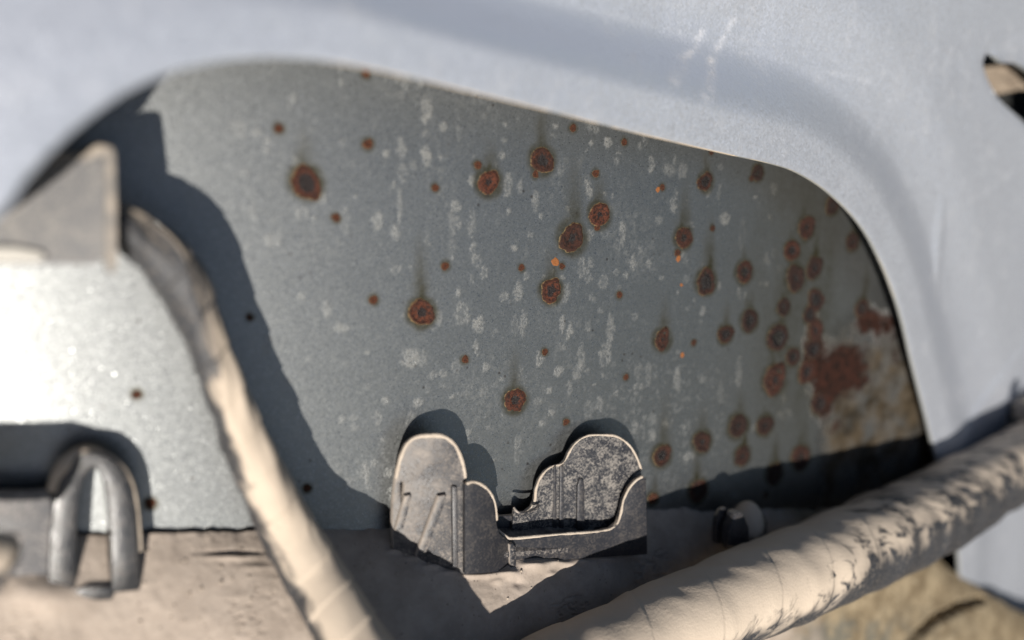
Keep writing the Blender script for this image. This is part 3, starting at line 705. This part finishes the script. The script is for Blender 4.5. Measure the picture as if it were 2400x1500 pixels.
rim_dust([(1206,1194),(1216,1202),(1232,1201),(1246,1190),(1254,1172),(1256,1150),(1264,1126),(1278,1106),(1294,1095),(1316,1090),(1326,1080),(1334,1062),(1346,1044),(1362,1030),(1382,1022),(1410,1021),(1440,1023),(1462,1034),(1480,1052),(1494,1078),(1503,1105)], gr, 0.19, 130)
wx = spline([(1205,1190,4.2),(1212,1199,5.0),(1222,1203,5.2),(1240,1200,5.0),(1258,1190,4.4),(1262,1184,4.0)], 24)
tube('moulding_flash', gap(wx[:, 0], wx[:, 1], wx[:, 2] - 0.6), np.linspace(0.22, 0.28, 24), M_CLIP_FACE, clip, seg=10)

# ------------------------------------------------------------------ looped bracket at the left
loop = thing('loop_bracket', gap(210, 1370, 10), 'dark plastic bracket with an upright open loop at the left end of the sill', 'bracket', CG)
go = lambda x, y: np.interp(x, [-200, 60, 330], [3.8, 4.4, 4.8])
O_ = [(112,1400),(114,1330),(120,1240),(128,1170),(140,1120),(158,1088),(182,1068),(212,1060),(244,1066),(272,1084),(294,1112),(310,1150),(320,1210),(326,1290),(330,1385)]
I_ = [(262,1392),(262,1300),(258,1220),(252,1160),(246,1128),(236,1108),(222,1099),(208,1106),(196,1124),(188,1160),(182,1220),(178,1300),(176,1395)]
plate('loop', O_ + I_, 2.8, M_LOOP, loop, go, bevel=0.4, back=-0.15 * ALW + 0.98 * N_IN + 0.12 * UPW)
ld = spline([(124,1150,0.7),(140,1112,1.0),(160,1084,1.1),(186,1064,0.8),(214,1058,.45),(246,1065,.4),(275,1084,.4),(297,1112,.4),(312,1150,.4),(322,1210,.35),(328,1290,.4)], 60)
tube('dust_rim', gap(ld[:, 0], ld[:, 1], go(ld[:, 0], 0) - 1.0), ld[:, 2], M_RIMDUST, loop, seg=10)
plate('side_plate', [(-160,1158),(60,1156),(118,1150),(122,1200),(118,1300),(112,1385),(60,1392),(-160,1400)], 1.2, mat_plastic('grey_gritty_plate', (0.0, 1, -0.3), 0.55, 0.9, 0.75, base=(0.08, 0.08, 0.085), speck=0.5, dust=(0.42, 0.39, 0.37)), loop, lambda x, y: go(x, y) - 0.8, bevel=0.2)
plate('foot', [(168,1400),(172,1385),(200,1375),(258,1375),(270,1392),(262,1408),(200,1412)], 3.0, M_LOOP, loop, lambda x, y: go(x, y) + 0.2, bevel=0.3)

# dusty stub poking in at the bottom left corner
stub_p = spline([(-260,1330,18),(-120,1325,18),(-30,1318,18),(20,1318,18),(36,1322,18)], 40)
stub = tube('cable_stub', gap(stub_p[:, 0], stub_p[:, 1], stub_p[:, 2]), np.r_[np.full(30, 3.6), np.linspace(3.6, 3.0, 8), 2.2, 1.0], mat_cable('dusty_stub_tape', (0.1, 1, -0.25), -0.1, 0.25, 5.0, 0.5), origin=W(gap(-20, 1320, 18))[0])
stub['label'] = 'blurred rounded stub of dusty cable poking in at the bottom left corner'; stub['category'] = 'cable'

# ------------------------------------------------------------------ plug and taped cable on the left
cab = thing('wiring_cable', np.array([-30, -60, 95.0]), 'thin beige dusty taped cable curving down from a grey plug on the left', 'cable', 'taped wiring cables')
def path(rows, n):
    r = spline(rows, n); return ray(r[:, 0], r[:, 1]) * r[:, 2:3], r[:, 3] / FPX * r[:, 2]
P1, R1 = path([(258,518,101,40),(300,538,102,46),(345,572,103,53),(395,620,104.5,57),(436,685,106,55),(466,755,107,49),(495,830,108.5,48),(528,915,110,50),(566,1010,112.5,54),(612,1120,115,60),(668,1230,118.5,64),(735,1345,119.5,68),(805,1465,117.5,73),(885,1590,115,78),(985,1720,113,82),(1110,1870,115,86),(1250,2030,119,90)], 600)
def tape_ridge(period, depth, seed, slope=1, wrink=0.6):
    def f(L, th):
        t = (L / period + slope * th / (2 * math.pi)); fr = t - np.floor(t)
        lap = depth * (1 - sstep(0, 0.1, fr)) * 0 + depth * (fr - 0.5) * 0.9
        lum = 0.28 * (fbm(L * 0.22 + seed, np.cos(th) * 1.0 + 4, 2) - 0.5) + 0.34 * (fbm(L * 0.13 + seed, np.sin(th) * 1.0 + 9, 2) - 0.5)
        wrk = wrink * (fbm(L * 0.10 + np.cos(th) * 0.6 + seed, np.sin(th) * 2.6 - L * 0.2 + 20 + seed, 2) - 0.5)
        return lap * (0.3 + 1.2 * fbm(L * 0.11 + seed, np.cos(th) * 0.8 + 31)) + lum * 1.6 + wrk
    return f
tube('taped_bundle', P1, R1, mat_cable('dusty_black_tape', (0.80, 0.45, -0.5), -0.25, 0.3, 5.5, 0.8, bare=(14.0, 30.0, 0.95, 0.0), wear=(0.0, 30.0, 0.7, 0.25)), cab, seg=72, ridge=tape_ridge(5.5, 0.25, 1.0))
# plug: box body with raised collar at the cable end
def box_px(name, quad, z0, z1, mat, parent, bevel=0.5):
    """front face quad seen in the picture at depth z0 (one per corner), pushed back to z1 along the skin normal"""
    zs = np.asarray(z0, float) * np.ones(len(quad))
    q = np.array(quad, float); fr = ray(q[:, 0], q[:, 1]) * zs[:, None]; bk = fr + N_IN * z1
    bm = bmesh.new(); a = [bm.verts.new(p) for p in fr]; b = [bm.verts.new(p) for p in bk]; n = len(a)
    bm.faces.new(a); bm.faces.new(b[::-1])
    for i in range(n): bm.faces.new((a[i], b[i], b[(i + 1) % n], a[(i + 1) % n]))
    bmesh.ops.recalc_face_normals(bm, faces=bm.faces)
    es = [e_ for e_ in bm.edges if e_.calc_face_angle(0) > 0.8]
    bmesh.ops.bevel(bm, geom=es, offset=bevel, segments=3, profile=0.6, affect='EDGES', clamp_overlap=True)
    bm.verts.index_update(); V = np.array([v.co[:] for v in bm.verts]); F = [[v.index for v in f.verts] for f in bm.faces]; bm.free()
    return mesh_obj(name, V, F, mat, parent, sharp=40)
plug = box_px('plug', [(-160,395),(60,385),(140,372),(205,372),(258,362),(258,600),(222,620),(60,622),(-160,622)], np.interp([-160,60,140,205,258,258,222,60,-160], [-160, 260], [98, 97.5]), 5.5, M_PLUG, cab, 0.6)
box_px('collar', [(246,352),(250,342),(262,344),(270,362),(274,480),(276,620),(268,645),(252,640),(248,600)], 96.8, 6.0, M_COLLAR, plug, 0.5)
box_px('lid_lip', [(60,372),(140,358),(196,362),(214,346),(232,338),(250,340),(256,362),(200,380),(130,378),(60,392)], 97.0, 5.5, M_COLLAR, plug, 0.35)
box_px('latch', [(-160,572),(40,578),(100,590),(108,606),(90,618),(-160,612)], 97.0, 2.0, mat_plastic('bright_latch_plastic', (0, 0.2, -1), 0.3, 0.8, 0.5, base=(0.34, 0.34, 0.34), speck=0.1, dust=(0.5, 0.48, 0.44)), plug, 0.4)

# ------------------------------------------------------------------ thick taped cable crossing at the right
har = thing('wiring_cable', np.array([60, -60, 140.0]), 'thick dusty taped cable crossing the lower right corner in front of the cutout edge', 'cable', 'taped wiring cables')
P2, R2 = path([(700,1960,114,132),(860,1850,119,130),(1020,1760,124,128),(1160,1680,129,124),(1300,1605,135,120),(1450,1532,140,114),(1600,1460,146,110),(1760,1388,154,106),(1900,1330,163,104),(2050,1262,175,101),(2200,1192,189,95),(2330,1118,203,82),(2480,1046,218,80),(2700,985,235,76)], 700)
tube('taped_bundle', P2, R2, mat_cable('dusty_harness_tape', (-0.28, 0.80, -0.55), -0.42, 0.34, 13.0, 0.8, bare=(85.0, 125.0, 0.0, 0.55), wear=(80.0, 120.0, 0.40, 1.15)), har, seg=96, ridge=tape_ridge(13.0, 0.22, 5.0, -1, 0.55))

# ------------------------------------------------------------------ push-in fastener on the sill
pin = thing('push_fastener', gap(1740, 1255, 5), 'small dusty push-in fastener with a pointed cap half hidden behind the thick cable', 'fastener', CG)
pc = gap(1742, 1262, 5.5); ax = UPW * 0.97 - N_IN * 0.05
k = 185 / FPX * 0.95
lathe('cap', pc, ax, [(3.9, -1.5), (4.15, 0.6), (4.2, 1.6), (4.0, 2.8), (3.4, 4.3), (2.5, 5.8), (1.5, 6.9), (0.7, 7.35), (0.1, 7.45)], M_PIN, pin, 40)
plate('leg', [(1679,1275),(1678,1235),(1682,1212),(1692,1195),(1703,1191),(1709,1205),(1712,1235),(1708,1275)], 1.2, M_CLIP, pin, lambda x, y: 7.6 + 0 * x, bevel=0.35)
plate('leg', [(1772,1262),(1770,1232),(1778,1208),(1786,1200),(1794,1210),(1800,1228),(1796,1262)], 1.2, M_CLIP, pin, lambda x, y: 7.4 + 0 * x, bevel=0.35)
plate('core', [(1706,1280),(1709,1238),(1716,1224),(1721,1206),(1732,1200),(1744,1204),(1750,1222),(1756,1236),(1758,1280)], 2.0, M_CLIP, pin, lambda x, y: 10.2 + 0 * x, bevel=0.4)

# ------------------------------------------------------------------ ribbed clip on the inner panel at the right
rc = thing('ribbed_clip', on_panel(2360, 975), 'small ribbed black clip on the silver panel at the right edge above the cable', 'clip')
c0 = on_panel(2352, 985) - NP * 7.0
lathe('barrel', c0 - UPW * 2.0, UPW, [(1.6, 0), (1.75, 0.5), (1.75, 6.4), (1.6, 7.2), (1.2, 7.9), (0.5, 8.2)], mat_plastic('ribbed_black_plastic', UP, 0.5, 0.8, 0.35, speck=0.25), rc, 28)
for i in range(6):
    a = math.radians(-80 + 32 * i); d = -NP * math.cos(a) + EA * math.sin(a)
    V = spline([tuple(c0 - UPW * 1.6 + d * 1.75), tuple(c0 + UPW * 1.5 + d * 1.8), tuple(c0 + UPW * 4.4 + d * 1.75), tuple(c0 + UPW * 5.4 + d * 1.5)], 10)
    tube('rib', V, np.full(10, 0.22), M_CLIP, rc, seg=8)
box_px('strap', [(2376,945),(2400,938),(2470,930),(2470,985),(2390,990),(2378,985)], on_panel(2400, 960)[2] - 4.5, 3.0, M_PIN, rc, 0.5)

# ------------------------------------------------------------------ dusty foam seen through the small hole
fq = []
nx, ny = 26, 26
gx, gy = np.meshgrid(np.linspace(2285, 2520, nx), np.linspace(160, 226, ny))
gy = gy - 0.16 * (gx - 2300) + 12 * (fbm(gx * 0.02, gy * 0.02) - 0.5)
gy = gy + 0.0022 * np.maximum(gx - 2352, 0) ** 1.6 * (gy > 190)
zh = np.array(zi); ih = np.array([[np.argmin(((HOLE - (a, b)) ** 2).sum(1)) for a, b in zip(ra, rb)] for ra, rb in zip(gx, gy)])
zz = zh.max() + 2.5 + (zh[ih] - zh.mean()) * 0.3 + 2.5 * (fbm(gx * 0.025 + 3, gy * 0.025) - 0.5)
fo = ray(gx, gy) * zz[..., None]
M_FOAM = NT('dirty_foam'); M_FOAM = M_FOAM.set(color=M_FOAM.mix(M_FOAM.noise(260, 5), (0.10, 0.072, 0.05), (0.33, 0.275, 0.215)), rough=0.95, normal=M_FOAM.bump(M_FOAM.noise(900), 0.5, 0.0005))
fb = fo + N_IN * 0.9
Vf = np.vstack([fo.reshape(-1, 3), fb.reshape(-1, 3)]); n0 = nx * ny
Ff = [list(f) for f in grid_faces(ny, nx)] + [[i + n0 for i in f[::-1]] for f in grid_faces(ny, nx)]
ring = [i for i in range(nx)] + [(r + 1) * nx - 1 for r in range(1, ny)] + [(ny - 1) * nx + i for i in range(nx - 2, -1, -1)] + [r * nx for r in range(ny - 2, 0, -1)]
for a, b in zip(ring, ring[1:] + ring[:1]): Ff.append([b, a, a + n0, b + n0])
foam = mesh_obj('foam_pad', Vf, Ff, M_FOAM, None, origin=W(fo[ny // 2, nx // 2])[0], sharp=50)
foam['label'] = 'dirty beige foam pad seen through the small hole at the upper right'; foam['category'] = 'foam pad'
